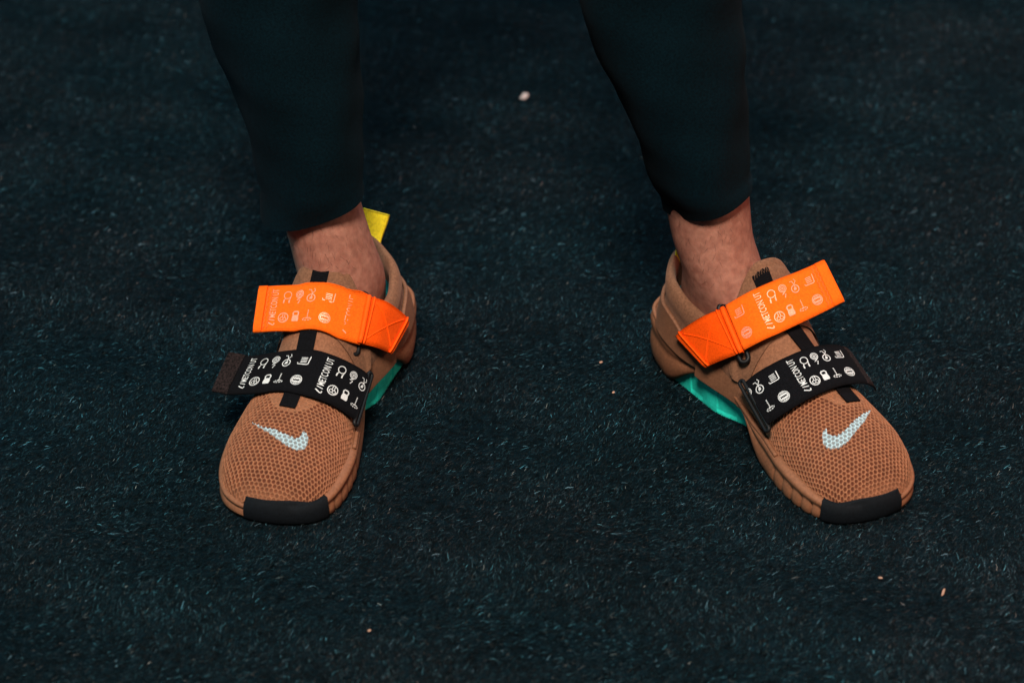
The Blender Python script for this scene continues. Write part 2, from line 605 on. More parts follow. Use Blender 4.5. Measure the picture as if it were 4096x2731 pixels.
    # ---------------------------------------------------------------- tongue
    def tongue(self):
        nu, nv = 40, 60
        ph = np.linspace(math.radians(20), math.radians(158), nv)
        P = np.zeros((nu, nv, 3))
        for j, p in enumerate(ph):
            x = (p - math.pi / 2) / math.radians(69)
            s_top = .1160 + .016 * abs(x) ** 4 + .005 * float(smooth01((-x - .1) / .7))
            ss = np.linspace(.158, s_top, nu)
            P[:, j] = upper(ss, np.full(nu, p))
        Nn = normals_grid(P)
        if Nn[nu // 2, nv // 2, 2] < 0:
            Nn = -Nn
        lift = np.linspace(0, 1, nu)
        pad = .0014 + .0018 * np.sin(np.clip((lift - .55) / .45, 0, 1) * math.pi)[:, None] * np.ones((1, nv))
        pad -= .0010 * np.exp(-((lift - .93) / .025) ** 2)[:, None]       # stitch line
        T = P + Nn * pad[..., None]
        # roll over the top edge
        rows = [T[i] for i in range(nu)]
        last, nl = T[-1], Nn[-1]
        d = (T[-1] - T[-4]) / (np.linalg.norm(T[-1] - T[-4], axis=1, keepdims=True) + 1e-9)
        for a in (30, 65, 100, 140, 180):
            w = math.radians(a)
            rows.append(last - nl * .0028 + d * math.sin(w) * .0028 + nl * math.cos(w) * .0028)
        for q in (12, 24):
            rows.append(P[nu - 1 - q] - Nn[nu - 1 - q] * .005)
        G = np.array(rows)
        self.put('tongue', G.reshape(-1, 3), grid_faces(G.shape[0], nv), M['suede'])
        self.tong_T, self.tong_N = T, Nn

    # ---------------------------------------------------------------- padded heel collar
    def collar(self):
        dt = self.c.get('heel_dt', 0)
        bt = self.c.get('back_top', 0)
        lev = [  # per level: A, B, C, D, E(back), D', C', B', A' as (s,t,z)
            [(.150, .0240, .031), (.115, .0270, .035), (.075, .0345, .037), (.034, .0295, .041), (.006, -.001, .042), (.034, -.038, .040), (.075, -.0405, .036), (.115, -.0430, .030), (.150, -.0450, .026)],
            [(.148, .0262, .042), (.112, .0300, .046), (.075, .0335, .050), (.036, .0280, .054), (.0105, -.001, .056), (.036, -.034, .054), (.075, -.0385, .050), (.112, -.0420, .046), (.148, -.0440, .042)],
            [(.142, .0268, .056), (.106, .0320, .060), (.072, .0325, .064), (.038, .0270, .068), (.0140, -.002, .072), (.038, -.032, .068), (.072, -.0370, .064), (.106, -.0400, .060), (.142, -.0430, .056)],
            [(.134, .0255, .068), (.102, .0318, .072), (.070, .0335, .074), (.038, .0275, .080), (.0130, -.002, .084), (.038, -.0305, .080), (.070, -.0360, .074), (.102, -.0385, .072), (.134, -.0400, .068)],
            [(.128, .0240, .077), (.098, .0300, .079), (.068, .0315, .082), (.036, .0255, .089), (.0105, -.002, .0945), (.036, -.0285, .089), (.068, -.0340, .082), (.098, -.0365, .079), (.128, -.0385, .077)],
            [(.126, .0215, .079), (.097, .0265, .082), (.068, .0275, .085), (.038, .0220, .092), (.0130, -.002, .0975), (.038, -.0250, .092), (.068, -.0300, .085), (.097, -.0325, .082), (.126, -.0350, .079)],
            [(.124, .0190, .075), (.096, .0230, .079), (.068, .0240, .082), (.040, .0190, .088), (.0165, -.002, .093), (.040, -.0220, .088), (.068, -.0265, .082), (.096, -.0290, .079), (.124, -.0310, .075)],
            [(.124, .0180, .062), (.096, .0215, .066), (.068, .0225, .070), (.041, .0180, .074), (.0190, -.002, .078), (.041, -.0210, .074), (.068, -.0250, .070), (.096, -.0275, .066), (.124, -.0300, .062)],
            [(.124, .0210, .040), (.096, .0240, .040), (.068, .0250, .040), (.040, .0210, .040), (.0180, -.002, .040), (.040, -.0240, .040), (.068, -.0280, .040), (.096, -.0300, .040), (.124, -.0320, .040)],
        ]
        n1 = 120
        A = np.array([spline(l, n1) for l in lev])
        G = np.array([spline(A[:, j], 90) for j in range(n1)])          # (n1, 90, 3)
        w = smooth01((.10 - G[..., 0]) / .1)
        G[..., 1] += dt * w + bt * w * smooth01((G[..., 2] - .045) / .05)
        self.colG = G
        zmax = np.argmax(G[:, :, 2], axis=1)
        k = int(np.median(zmax))
        cut = k + 27
        G = G.copy()
        G[..., 2] -= .004 * smooth01((.06 - G[..., 0]) / .05) * smooth01((G[..., 2] - .06) / .03)
        self.put('collar', G[:, :cut].reshape(-1, 3), grid_faces(n1, cut), M['suede'], flip=True)
        self.put('collar_lining', G[:, cut - 1:].reshape(-1, 3), grid_faces(n1, 90 - cut + 1), M['lining'], flip=True)
        # insole so that nothing shows through
        V = [(s_, t_, .040) for s_, t_ in sole * np.array([.42, .50]) + np.array([.035, -.004])]
        V.append((.10, -.005, .040))
        self.put('insole', V, [(i, (i + 1) % NS, NS) for i in range(NS)], M['lining'])

    def heel(self):
        # moulded quarter / heel clip wrapped over the lower collar
        G = self.colG
        n1, n2 = G.shape[:2]
        P = G[:, :44]
        C = (P[:-1, :-1] + P[1:, 1:]) / 2
        s, z = C[..., 0], C[..., 2]
        lim = interp(s, [0, .02, .045, .08, .115, .15], [.060, .066, .067, .058, .043, .030])
        mask = (z < lim) & (s < .149)
        # refine
        P2 = np.array([[0.0]])
        ui, vi = np.linspace(0, n1 - 1, 300), np.linspace(0, 43, 150)
        i0, j0 = np.clip(ui.astype(int), 0, n1 - 2), np.clip(vi.astype(int), 0, 42)
        fu, fv = (ui - i0)[:, None, None], (vi - j0)[None, :, None]
        P2 = (P[i0][:, j0] * (1 - fu) * (1 - fv) + P[i0 + 1][:, j0] * fu * (1 - fv) + P[i0][:, j0 + 1] * (1 - fu) * fv + P[i0 + 1][:, j0 + 1] * fu * fv)
        C = (P2[:-1, :-1] + P2[1:, 1:]) / 2
        s, z = C[..., 0], C[..., 2]
        lim = interp(s, [0, .02, .045, .08, .115, .15], [.060, .066, .067, .058, .043, .030])
        mask = (z < lim) & (s < .149)
        self.flipfix = True
        self.patch('heel_counter', P2, mask, M['film'], .0006, .0030)
        # light moulded rim that runs from the heel along the top of the midsole
        ks = [i for i in range(NS) if sole[i, 0] < .222 and (sole[i, 1] > 0 or sole[i, 0] < .12)]
        ks.sort(key=lambda i: (i + NS // 2) % NS)
        pth = []
        for i in ks:
            zt = float(ztop(sole[i, 0]))
            hl = float(smooth01((.10 - sole[i, 0]) / .06))
            p = sole[i] - sole_n[i] * (.0024 + hl * .0030)
            pth.append((p[0], p[1], zt + .0004))
        pth = np.array(pth)[::3]
        V, F = tube(pth, .0018 + 0 * pth[:, 0], 8)
        self.put('rim', V, F, M['foam'])

    # ---------------------------------------------------------------- black webbing down the middle
    def strip(self):
        f = self.c['strip']
        nu, nv = 130, 15
        P = np.zeros((nu, nv, 3))
        ss = np.linspace(.119, .2295, nu)
        for i, s in enumerate(ss):
            tc = f(s)
            tt = tc + np.linspace(.0065, -.0065, nv)
            zz, _ = upper_z(np.full(nv, s), tt)
            P[i, :, 0] = s
            P[i, :, 1] = tt
            P[i, :, 2] = zz
        Nn = normals_grid(P)
        if Nn[nu // 2, nv // 2, 2] < 0:
            Nn = -Nn
        lift = .0022 + .0016 * smooth01((.150 - ss) / .02) - .0006 * smooth01((ss - .2) / .03)
        T = P + Nn * lift[:, None, None]
        # saw-tooth top end where it is bar-tacked to the tongue
        for j in range(nv):
            T[:2, j] += (T[1, j] - T[0, j]) * (.8 if (j // 2) % 2 else 0) * np.linspace(1, 0, 2)[:, None]
        B = T - Nn * .0012
        V = np.vstack([T.reshape(-1, 3), B.reshape(-1, 3)])
        n = nu * nv
        F = [g[::-1] for g in grid_faces(nu, nv)] + [tuple(v + n for v in g) for g in grid_faces(nu, nv)]
        for i in range(nu - 1):
            for j in (0, nv - 1):
                a, b_ = i * nv + j, (i + 1) * nv + j
                F.append((a, b_, b_ + n, a + n))
        for j in range(nv - 1):
            for i in (0, nu - 1):
                a, b_ = i * nv + j, i * nv + j + 1
                F.append((a, b_, b_ + n, a + n))
        uv = np.array([(j / nv * .013 * 50, ss[i] * 50) for i in range(nu) for j in range(nv)] * 2) * .02
        self.put('centre_webbing', V, F, M['black'], uv=uv, flip=True)
        # zigzag bar tack
        z = []
        for k in range(13):
            j = min(nv - 1, k + 1)
            i = 0 if k % 2 else 3
            z.append(T[i, j] + Nn[i, j] * .00015)
        V, F = tube(z, .00022, 5)
        self.put('zigzag_stitch', V, F, M['bthread'])

    def pull_tab(self):
        c = self.c
        P = np.array(c['tab'])          # rows of (left, right) points from base to tip
        Lp, Rp = spline(P[:, 0], 24), spline(P[:, 1], 24)
        self.ribbon('pull_tab', Lp, Rp, M['yellow'], .0016, clamp=False)

    # ---------------------------------------------------------------- ribbons
    def ribbon(self, name, E1, E2, m, th=.0017, clamp=True, nv=11, parent=None, clear=.0034, bow=0.0):
        nu = len(E1)
        v = np.linspace(0, 1, nv)
        P = E1[:, None] * (1 - v[None, :, None]) + E2[:, None] * v[None, :, None]
        if clamp:
            zz, x = upper_z(P[..., 0], P[..., 1])
            zmin = zz + clear
            P[..., 2] = np.where((x < .93) & (P[..., 2] < zmin), zmin, P[..., 2])
            for _ in range(3):
                P[1:-1] = (P[:-2] + 2 * P[1:-1] + P[2:]) / 4
        Nn = normals_grid(P)
        if np.mean(Nn[..., 2]) < 0:
            Nn = -Nn
        Nn /= np.linalg.norm(Nn, axis=2, keepdims=True)
        if bow:
            P = P + Nn * (bow * np.sin(v * math.pi))[None, :, None]
        T, B = P + Nn * th / 2, P - Nn * th / 2
        # rounded selvedge
        T[:, 0] -= Nn[:, 0] * th * .35
        T[:, -1] -= Nn[:, -1] * th * .35
        V = np.vstack([T.reshape(-1, 3), B.reshape(-1, 3)])
        n = nu * nv
        F = [g[::-1] for g in grid_faces(nu, nv)] + [tuple(q + n for q in g) for g in grid_faces(nu, nv)]
        for i in range(nu - 1):
            for j in (0, nv - 1):
                a, b_ = i * nv + j, (i + 1) * nv + j
                F.append((a, b_, b_ + n, a + n))
        for j in range(nv - 1):
            for i in (0, nu - 1):
                a, b_ = i * nv + j, i * nv + j + 1
                F.append((a, b_, b_ + n, a + n))
        mid = P[:, nv // 2]
        arc = np.concatenate([[0], np.cumsum(np.linalg.norm(np.diff(mid, axis=0), axis=1))])
        wd = np.linalg.norm(E2 - E1, axis=1).mean()
        uv = np.array([(arc[i], v[j] * wd) for i in range(nu) for j in range(nv)] * 2)
        o = self.put(name, V, F, m, parent, uv=uv, flip=True)
        o.data.validate()
        return o, T, Nn, arc, wd

    def on_ribbon(self, rb, x, y, lift):
        """x metres along from the picture-left end, y 0 (lower edge) .. 1 (upper edge)"""
        o, T, Nn, arc, wd = rb
        nu, nv = T.shape[:2]
        i = np.interp(x, arc, np.arange(nu))
        j = (1 - y) * (nv - 1)
        i0, j0 = np.clip(i.astype(int), 0, nu - 2), np.clip(j.astype(int), 0, nv - 2)
        a, b_ = (i - i0)[:, None], (j - j0)[:, None]
        f = lambda A: A[i0, j0] * (1 - a) * (1 - b_) + A[i0 + 1, j0] * a * (1 - b_) + A[i0, j0 + 1] * (1 - a) * b_ + A[i0 + 1, j0 + 1] * a * b_
        return f(T) + f(Nn) * lift

    def prints(self, rb, start, m, x0, x1, period=.066):
        """repeat the icon band; x runs in metres from the picture-left end"""
        wd = rb[4]
        k = math.floor((x0 - start) / period) - 1
        while start + k * period < x1:
            for nm, V2, F2, cx, cy in ICONS:
                V = V2.copy()
                V[:, 0] += start + k * period + cx * period
                V[:, 1] += cy * wd
                if V[:, 0].min() < x0 or V[:, 0].max() > x1:
                    # keep the faces that lie on the visible ribbon
                    if V[:, 0].max() < x0 or V[:, 0].min() > x1:
                        continue
                    Fk = [f for f in F2 if all(x0 <= V[q, 0] <= x1 for q in f)]
                    if len(Fk) < 4:
                        continue
                else:
                    Fk = F2
                P = self.on_ribbon(rb, V[:, 0], V[:, 1] / wd, .00022)
                self.put(nm, P, Fk, m, parent=rb[0], flip=False, smooth=False)
            k += 1

    def ring(self, name, a, b_, drop, width, rad, nrm, parent):
        a, b_ = np.array(a), np.array(b_)
        ax = (b_ - a)
        L = np.linalg.norm(ax)
        ax /= L
        side = np.cross(ax, nrm)
        side /= np.linalg.norm(side)
        c = (a + b_) / 2 - np.array(nrm) * drop
        pts = []
        hl, hw = L / 2 - width / 2, width / 2
        for w in np.linspace(-90, 90, 10):
            w = math.radians(w)
            pts.append(c + ax * (hl + hw * math.cos(w)) + side * hw * math.sin(w))
        for w in np.linspace(90, 270, 10):
            w = math.radians(w)
            pts.append(c + ax * (-hl + hw * math.cos(w)) + side * hw * math.sin(w))
        V, F = tube(pts, rad, 10, closed=True)
        return self.put(name, V, F, M['plastic'], parent)

    def black_strap(self):
        c = self.c
        U, Lo = spline(c['bl_up'], 90), spline(c['bl_lo'], 90)
        rb = self.ribbon('black_strap', U, Lo, M['black'], .0018)
        x1 = rb[3][-1]
        a, b_ = (.002, x1 - .001) if self.m > 0 else (.001, x1 - .004)
        self.prints(rb, c['bl_start'], M['printw'], max(a, c.get('bl_from', 0)), b_, c['bl_period'])
        # worn hook-and-loop end of the strap
        if c.get('bl_end'):
            self.endcap(rb, c['bl_end'][0], c['bl_end'][1], M['blackend'], 'strap_end')
        nrm = np.array(c['bl_ring'][2])
        self.ring('strap_ring', c['bl_ring'][0], c['bl_ring'][1], .0026, .0040, .0016, nrm, rb[0])

    def endcap(self, rb, x0, x1, m, name, lift=.0003, th=.0006):
        xs = np.linspace(x0, x1, 14)
        ys = np.linspace(1.004, -.004, 9)
        X, Y = np.meshgrid(xs, ys, indexing='ij')
        T = self.on_ribbon(rb, X.ravel(), np.clip(Y.ravel(), 0, 1), th).reshape(14, 9, 3)
        B = self.on_ribbon(rb, X.ravel(), np.clip(Y.ravel(), 0, 1), 0.0).reshape(14, 9, 3)
        V = np.vstack([T.reshape(-1, 3), B.reshape(-1, 3)])
        n = 14 * 9
        F = [g[::-1] for g in grid_faces(14, 9)]
        for i in range(13):
            for j in (0, 8):
                p, q = i * 9 + j, (i + 1) * 9 + j
                F.append((p, q, q + n, p + n))
        for j in range(8):
            for i in (0, 13):
                p, q = i * 9 + j, i * 9 + j + 1
                F.append((p, q, q + n, p + n))
        uv = np.array([(x, y * rb[4]) for x, y in zip(X.ravel(), Y.ravel())] * 2)
        return self.put(name, V, F, m, parent=rb[0], flip=True, uv=uv)

    def orange_strap(self):
        c = self.c
        U, Lo = spline(c['or_up'], 70), spline(c['or_lo'], 70)
        rb = self.ribbon('orange_strap', U, Lo, M['orange'], .0019, clear=.0052)
        L = rb[3][-1]
        fx0, fx1 = c['or_print']
        self.prints(rb, c['or_start'], M['printo'], fx0, fx1, .063)
        # folded hem at the free end with its bartack rows
        e0, e1 = c['or_hem']
        self.endcap(rb, e0, e1, M['orange'], 'strap_hem', th=.0011)
        bx = c['or_tack']
        k = 16
        for row in range(2):
            z = [self.on_ribbon(rb, np.array([bx + row * .0032 + (.0014 if q % 2 else 0)]), np.array([.06 + .88 * q / k]), .0010)[0] for q in range(k + 1)]
            V, F = tube(z, .00030, 5)
            self.put('bar_tack', V, F, M['thread'], parent=rb[0])
        # plain stitched piece between the ring and the inner side of the shoe
        U2, L2 = spline(c['or2_up'], 50), spline(c['or2_lo'], 50)
        r2 = self.ribbon('anchor_strap', U2, L2, M['orange2'], .0022, clear=.0022, clamp=False)
        L_ = r2[3][-1]
        # rolled loop round the ring and the ridges beside it
        def ridge(x, rad, nm):
            pts = [self.on_ribbon(r2, np.array([x]), np.array([y]), .0008)[0] for y in np.linspace(.0, 1, 14)]
            V, F = tube(pts, rad, 8)
            self.put(nm, V, F, M['orange2'], parent=r2[0])
        sgn = c['or2_ring_x']
        ridge(.0016 if sgn == 0 else L_ - .0016, .0022, 'folded_loop')
        ridge(.0062 if sgn == 0 else L_ - .0062, .0009, 'seam_ridge')
        ridge(L_ - .0065 if sgn == 0 else .0065, .0009, 'seam_ridge')
        # crossing stitch lines
        for (xa, ya), (xb, yb) in (((.16, .9), (.84, .12)), ((.16, .12), (.84, .9))):
            z = [self.on_ribbon(r2, np.array([L_ * (xa + (xb - xa) * q)]), np.array([ya + (yb - ya) * q]), .0001)[0] for q in np.linspace(0, 1, 24)]
            V, F = tube(z, .00055, 5)
            self.put('cross_stitch', V, F, M['orange2'], parent=r2[0])
        self.ring('strap_ring', c['or_ring'][0], c['or_ring'][1], .0054, .0072, .0019, np.array(c['or_ring'][2]), r2[0])


# ------------------------------------------------------------------ printed icons, flat outlines in metres (x along strap, y across)
def stroke(pts, w, closed=False):
    pts = np.asarray(pts, float)
    n = len(pts)
    V, F = [], []
    for i in range(n):
        a = pts[i - 1] if (closed or i > 0) else pts[i]
        b_ = pts[(i + 1) % n] if (closed or i < n - 1) else pts[i]
        t = b_ - a
        t /= np.linalg.norm(t) + 1e-12
        nn = np.array([-t[1], t[0]]) * w / 2
        V += [pts[i] + nn, pts[i] - nn]
    for i in range(n if closed else n - 1):
        j = (i + 1) % n
        F.append((2 * i, 2 * i + 1, 2 * j + 1, 2 * j))
    return V, F


def circle(cx, cy, r, n=28, a0=0, a1=360):
    return [(cx + r * math.cos(math.radians(a)), cy + r * math.sin(math.radians(a))) for a in np.linspace(a0, a1, n, endpoint=(a1 - a0) % 360 != 0)]


def combine(parts):
    V, F = [], []
    for v, f in parts:
        k = len(V)
        V += [tuple(p) for p in v]
        F += [tuple(q + k for q in g) for g in f]
    return np.array(V), F


def disc_clip(r, holes):
    """small-cell disc with holes cut out"""
    n = 26
    xs = np.linspace(-r, r, n)
    V, F = [], []
    for i in range(n - 1):
        for j in range(n - 1):
            cx, cy = (xs[i] + xs[i + 1]) / 2, (xs[j] + xs[j + 1]) / 2
            if cx * cx + cy * cy < r * r and not any(h(cx, cy) for h in holes):
                k = len(V)
                V += [(xs[i], xs[j]), (xs[i + 1], xs[j]), (xs[i + 1], xs[j + 1]), (xs[i], xs[j + 1])]
                F.append((k, k + 1, k + 2, k + 3))
    return V, F


def text_mesh(txt, length, height):
    cu = bpy.data.curves.new('lettering', 'FONT')
    cu.body = txt
    cu.size = 1
    cu.resolution_u = 2
    cu.offset = 0.002
    o = bpy.data.objects.new('lettering', cu)
    COL.objects.link(o)
    dg = bpy.context.evaluated_depsgraph_get()
    me = bpy.data.meshes.new_from_object(o.evaluated_get(dg))
    V = np.array([(v.co.x, v.co.y) for v in me.vertices])
    F = [tuple(p.vertices) for p in me.polygons]
    bpy.data.objects.remove(o)
    bpy.data.curves.remove(cu)
    bpy.data.meshes.remove(me)
    V -= V.min(0)
    V /= V.max(0)
    V *= np.array([length, height])
    return V, F


def build_icons():
    mm = .001
    W1 = .75 * mm
    out = []
    # lettering that reads upwards, with the small emblem and slash at its foot
    V, F = text_mesh('METCON UT', 25.5 * mm, 5.6 * mm)
    rot = np.stack([-V[:, 1], V[:, 0]], 1)
    rot[:, 0] += 2.5 * mm
    rot[:, 1] -= 9.5 * mm
    rot[:, 1] += .8 * mm
    sl = stroke([(2.4 * mm, -11.4 * mm), (-2.6 * mm, -10.2 * mm)], .7 * mm)
    sw = stroke([(-2.8 * mm, -13.0 * mm), (.6 * mm, -15.0 * mm), (1.8 * mm, -15.4 * mm), (2.4 * mm, -14.7 * mm), (2.3 * mm, -13.6 * mm)], .9 * mm)
    a = combine([(rot, F), sl, sw])
    out.append(('lettering_print', a[0], a[1], 0.0, .50))
    # skipping rope
    a = combine([stroke(circle(0, 1.9 * mm, 3.1 * mm, 30), W1 * .85, True), stroke([(3.0 * mm, 1.4 * mm), (2.0 * mm, -2.6 * mm)], W1 * .8), stroke([(-1.4 * mm, -.6 * mm), (-2.6 * mm, -2.6 * mm)], W1 * .8),
                 stroke([(1.9 * mm, -2.2 * mm), (1.8 * mm, -5 * mm)], 1.1 * mm), stroke([(-2.5 * mm, -2.2 * mm), (-2.8 * mm, -5 * mm)], 1.1 * mm)])
    out.append(('rope_print', a[0], a[1], .165, .72))
    # rings in a circle
    a = combine([stroke(circle(0, 0, 4.1 * mm, 36), W1, True), stroke(circle(-1.2 * mm, -.9 * mm, 1.4 * mm, 20), W1 * .8, True),
                 stroke(circle(1.3 * mm, -1.3 * mm, 1.4 * mm, 20), W1 * .8, True), stroke([(-.8 * mm, .6 * mm), (-.4 * mm, 3.4 * mm)], W1 * .8),
                 stroke([(1.2 * mm, .2 * mm), (1.2 * mm, 3.4 * mm)], W1 * .8)])
    out.append(('rings_print', a[0], a[1], .150, .28))
    # coiled rope
    a = combine([stroke(circle(0, 2 * mm, r * mm, 24), .55 * mm, True) for r in (.7, 2.0, 3.1)] +
                [stroke([(1.5 * mm, -.8 * mm), (-1.8 * mm, -3 * mm), (1.0 * mm, -3.2 * mm), (-.6 * mm, -6.0 * mm)], .8 * mm)])
    out.append(('coil_print', a[0], a[1], .325, .73))
    # kettlebell
    body = [(-2.6, -4), (2.6, -4), (3.0, -2), (2.6, .3), (1.9, 1.4), (-1.9, 1.4), (-2.6, .3), (-3.0, -2)]
    Vb = [(x * mm, y * mm) for x, y in body] + [(0, -1.2 * mm)]
    Fb = [(i, (i + 1) % 8, 8) for i in range(8)]
    a = combine([(Vb, Fb), stroke([(-2.0 * mm, .9 * mm), (-2.4 * mm, 3.4 * mm), (-1.4 * mm, 4.5 * mm), (1.4 * mm, 4.5 * mm), (2.4 * mm, 3.4 * mm), (2.0 * mm, .9 * mm)], 1.1 * mm)])
    out.append(('kettlebell_print', a[0], a[1], .315, .30))
    # bicycle
    a = combine([stroke(circle(0, -2.2 * mm, 3.2 * mm, 28), W1, True), stroke(circle(0, -2.2 * mm, .8 * mm, 12), W1, True),
                 stroke([(0, -2.2 * mm), (.4 * mm, 1.6 * mm), (2.6 * mm, 4.0 * mm), (1.6 * mm, 6 * mm)], W1 * .8), stroke([(.4 * mm, 1.6 * mm), (-.6 * mm, 4.8 * mm), (-2.6 * mm, 4.8 * mm)], W1 * .8),
                 stroke([(-1.2 * mm, -3.4 * mm), (1.1 * mm, -1.0 * mm)], W1)])
    out.append(('bicycle_print', a[0], a[1], .485, .73))
    # landmine post on a dotted base
    a = combine([stroke([(.2 * mm, y * mm), (.25 * mm, (y + .9) * mm)], W1 * 1.1) for y in (-2.4, -1.1, .2, 1.5, 2.8, 4.0)] +
                [stroke([(3.6 * mm * math.cos(q), -3.2 * mm + 1.1 * mm * math.sin(q)) for q in (w, w + .45)], W1) for w in np.arange(0, 6.2, .7)] +
                [stroke([(-1.2 * mm, -2.6 * mm), (1.4 * mm, -2.2 * mm)], W1)])
    out.append(('post_print', a[0], a[1], .480, .30))
    # rowing sled
    a = combine([stroke([(-2.4 * mm, (y) * mm), (2.6 * mm, (y + .25) * mm)], .60 * mm) for y in (-1.5, -.1, 1.3, 2.7)] +
                [stroke([(-4.4 * mm, -1.6 * mm), (-4.2 * mm, -3.0 * mm), (3.0 * mm, -3.2 * mm), (4.2 * mm, -2.6 * mm), (4.7 * mm, 4.4 * mm)], W1)])
    out.append(('sled_print', a[0], a[1], .700, .72))
    # ball
    holes = [lambda x, y: abs(y) < .9 * mm and abs(x) < 2.9 * mm and (math.sin(x / mm * 5.0) * .5 * mm + .9 * mm > abs(y) * 1.2),
             lambda x, y: abs(abs(y) - 2.5 * mm) < .22 * mm, lambda x, y: abs(x) < .2 * mm and abs(y) > 2.5 * mm]
    a = combine([disc_clip(3.7 * mm, holes), stroke(circle(0, 0, 4.35 * mm, 40), .55 * mm, True)])
    out.append(('ball_print', a[0], a[1], .700, .28))
    return out


ICONS = build_icons()

# ------------------------------------------------------------------ the two shoes
def col3(pts):
    return [np.array(p, float) for p in pts]


LEFT = dict(
    m=1, yaw=-17.0, pivot=[-.1729, -.2124], label='brown training shoe with a yellow heel loop, left of the two in the photo',
    strip=lambda s: interp(s, [.11, .135, .165, .20, .225], [-.0150, -.0160, -.0130, -.0085, -.0070]),
    swoosh=[(0.2449, -0.0312), (0.2496, -0.0205), (0.2515, -0.0072), (0.2538, 0.0028), (0.2546, 0.0096), (0.2519, 0.0121), (0.248, 0.012), (0.2453, 0.0124), (0.2461, 0.0143), (0.2503, 0.0179), (0.2566, 0.0192), (0.2605, 0.0187), (0.2628, 0.0161), (0.2636, 0.012), (0.2628, 0.0062), (0.2597, -0.0021), (0.255, -0.012), (0.2507, -0.0221)],
    bl_up=col3([(.180, -.0755, .0668), (.180, -.0680, .0669), (.180, -.0551, .0673), (.180, -.0322, .0755), (.180, -.0058, .0825), (.178, .0153, .0785), (.170, .0319, .0655), (.166, .0385, .0560)]),
    bl_lo=col3([(.215, -.0765, .0515), (.2155, -.0710, .0522), (.217, -.0618, .0530), (.218, -.035, .0600), (.218, -.0127, .0650), (.218, .0093, .0645), (.214, .0256, .0570), (.206, .0395, .0420)]),
    bl_start=.0245, bl_period=.066, bl_end=(.0, .0140), bl_from=.0145,
    bl_ring=[(.163, .0395, .0590), (.208, .0425, .0395), (.15, .85, .5)],
    or_up=col3([(.135, -.0653, .1036), (.134, -.039, .1090), (.132, -.0098, .1135), (.126, .007, .1080), (.119, .0145, .1020), (.114, .0198, .0972)]),
    or_lo=col3([(.168, -.0588, .0813), (.167, -.0373, .0860), (.165, -.0120, .0880), (.160, .0081, .0838), (.154, .0180, .0780), (.1495, .0240, .0742)]),
    or2_up=col3([(.117, .0185, .0995), (.112, .0235, .0958), (.102, .0315, .0868), (.085, .0385, .0670), (.078, .0400, .0560)]),
    or2_lo=col3([(.151, .0225, .0765), (.147, .0262, .0735), (.138, .0328, .0665), (.126, .0375, .0560), (.120, .0395, .0505)]),
    or2_ring_x=0, or_start=.0155, or_print=(.0095, .0800), or_hem=(0, .0075), or_tack=.0085,
    or_ring=[(.1115, .0175, .1010), (.154, .0225, .0700), (.3, .6, .75)],
    tab=[[(.014, -.021, .080), (.014, -.0085, .080)], [(.007, -.022, .090), (.007, -.0075, .089)], [(.004, -.024, .101), (.004, -.0045, .099)], [(.002, -.0255, .1115), (.002, -.0020, .1085)]],
    back_top=-.012, heel_dt=-.006)
RIGHT = dict(
    m=-1, yaw=31.0, pivot=[.1273 + .515 * .25, .0040 - .857 * .25], label='brown training shoe on the right of the photo, its teal arch showing',
    strip=lambda s: interp(s, [.11, .135, .165, .20, .225], [-.0080, -.0085, -.0150, -.0205, -.0225]),
    swoosh=[(0.2387, -0.0331), (0.243, -0.0197), (0.2465, -0.0092), (0.2503, -0.0005), (0.2519, 0.007), (0.2511, 0.012), (0.2476, 0.015), (0.2449, 0.0142), (0.2426, 0.0128), (0.2422, 0.0157), (0.2461, 0.0192), (0.2515, 0.0223), (0.2562, 0.0219), (0.2597, 0.0189), (0.2612, 0.0142), (0.2601, 0.0052), (0.2554, -0.005), (0.2488, -0.0192)],
    bl_up=col3([(.180, -.0590, .0625), (.180, -.0560, .0665), (.180, -.0510, .0720), (.180, -.0376, .0790), (.180, -.0158, .0830), (.178, .0079, .0800), (.170, .0265, .0686), (.166, .0365, .0590)])[::-1],
    bl_lo=col3([(.215, -.0575, .0490), (.216, -.0550, .0525), (.217, -.0510, .0565), (.218, -.0390, .0635), (.218, -.0151, .0680), (.218, .0107, .0665), (.214, .0300, .0580), (.206, .0410, .0450)])[::-1],
    bl_start=.0410, bl_period=.061, bl_ring=[(.163, .0390, .0610), (.208, .0440, .0420), (.15, .85, .5)], bl_end=(.097, .1045),
    or_up=col3([(.135, -.0601, .1269), (.134, -.0384, .1235), (.132, -.0145, .1205), (.126, .006, .1130), (.117, .0215, .1010)])[::-1],
    or_lo=col3([(.168, -.057, .1065), (.167, -.0325, .1016), (.165, -.0005, .0954), (.160, .0164, .0893), (.151, .0265, .0790)])[::-1],
    or2_up=col3([(.117, .0220, .0990), (.112, .0260, .0950), (.102, .0330, .0860), (.086, .0390, .0685), (.078, .0410, .0575)])[::-1],
    or2_lo=col3([(.151, .0270, .0770), (.147, .0295, .0740), (.138, .0345, .0665), (.126, .0385, .0560), (.120, .0405, .0500)])[::-1],
    or2_ring_x=1, or_start=.0270, or_print=(.001, .0820), or_hem=(.0820, .0905), or_tack=.0770,
    or_ring=[(.1115, .0235, .1015), (.154, .0285, .0725), (.3, .6, .75)],
    tab=[[(.018, -.012, .084), (.018, .002, .084)], [(.018, -.012, .092), (.018, .002, .092)], [(.020, -.014, .101), (.020, .002, .101)], [(.024, -.016, .109), (.024, .002, .109)]],
    back_top=.0, heel_dt=-.004)
shoeL = Shoe(LEFT)
shoeR = Shoe(RIGHT)


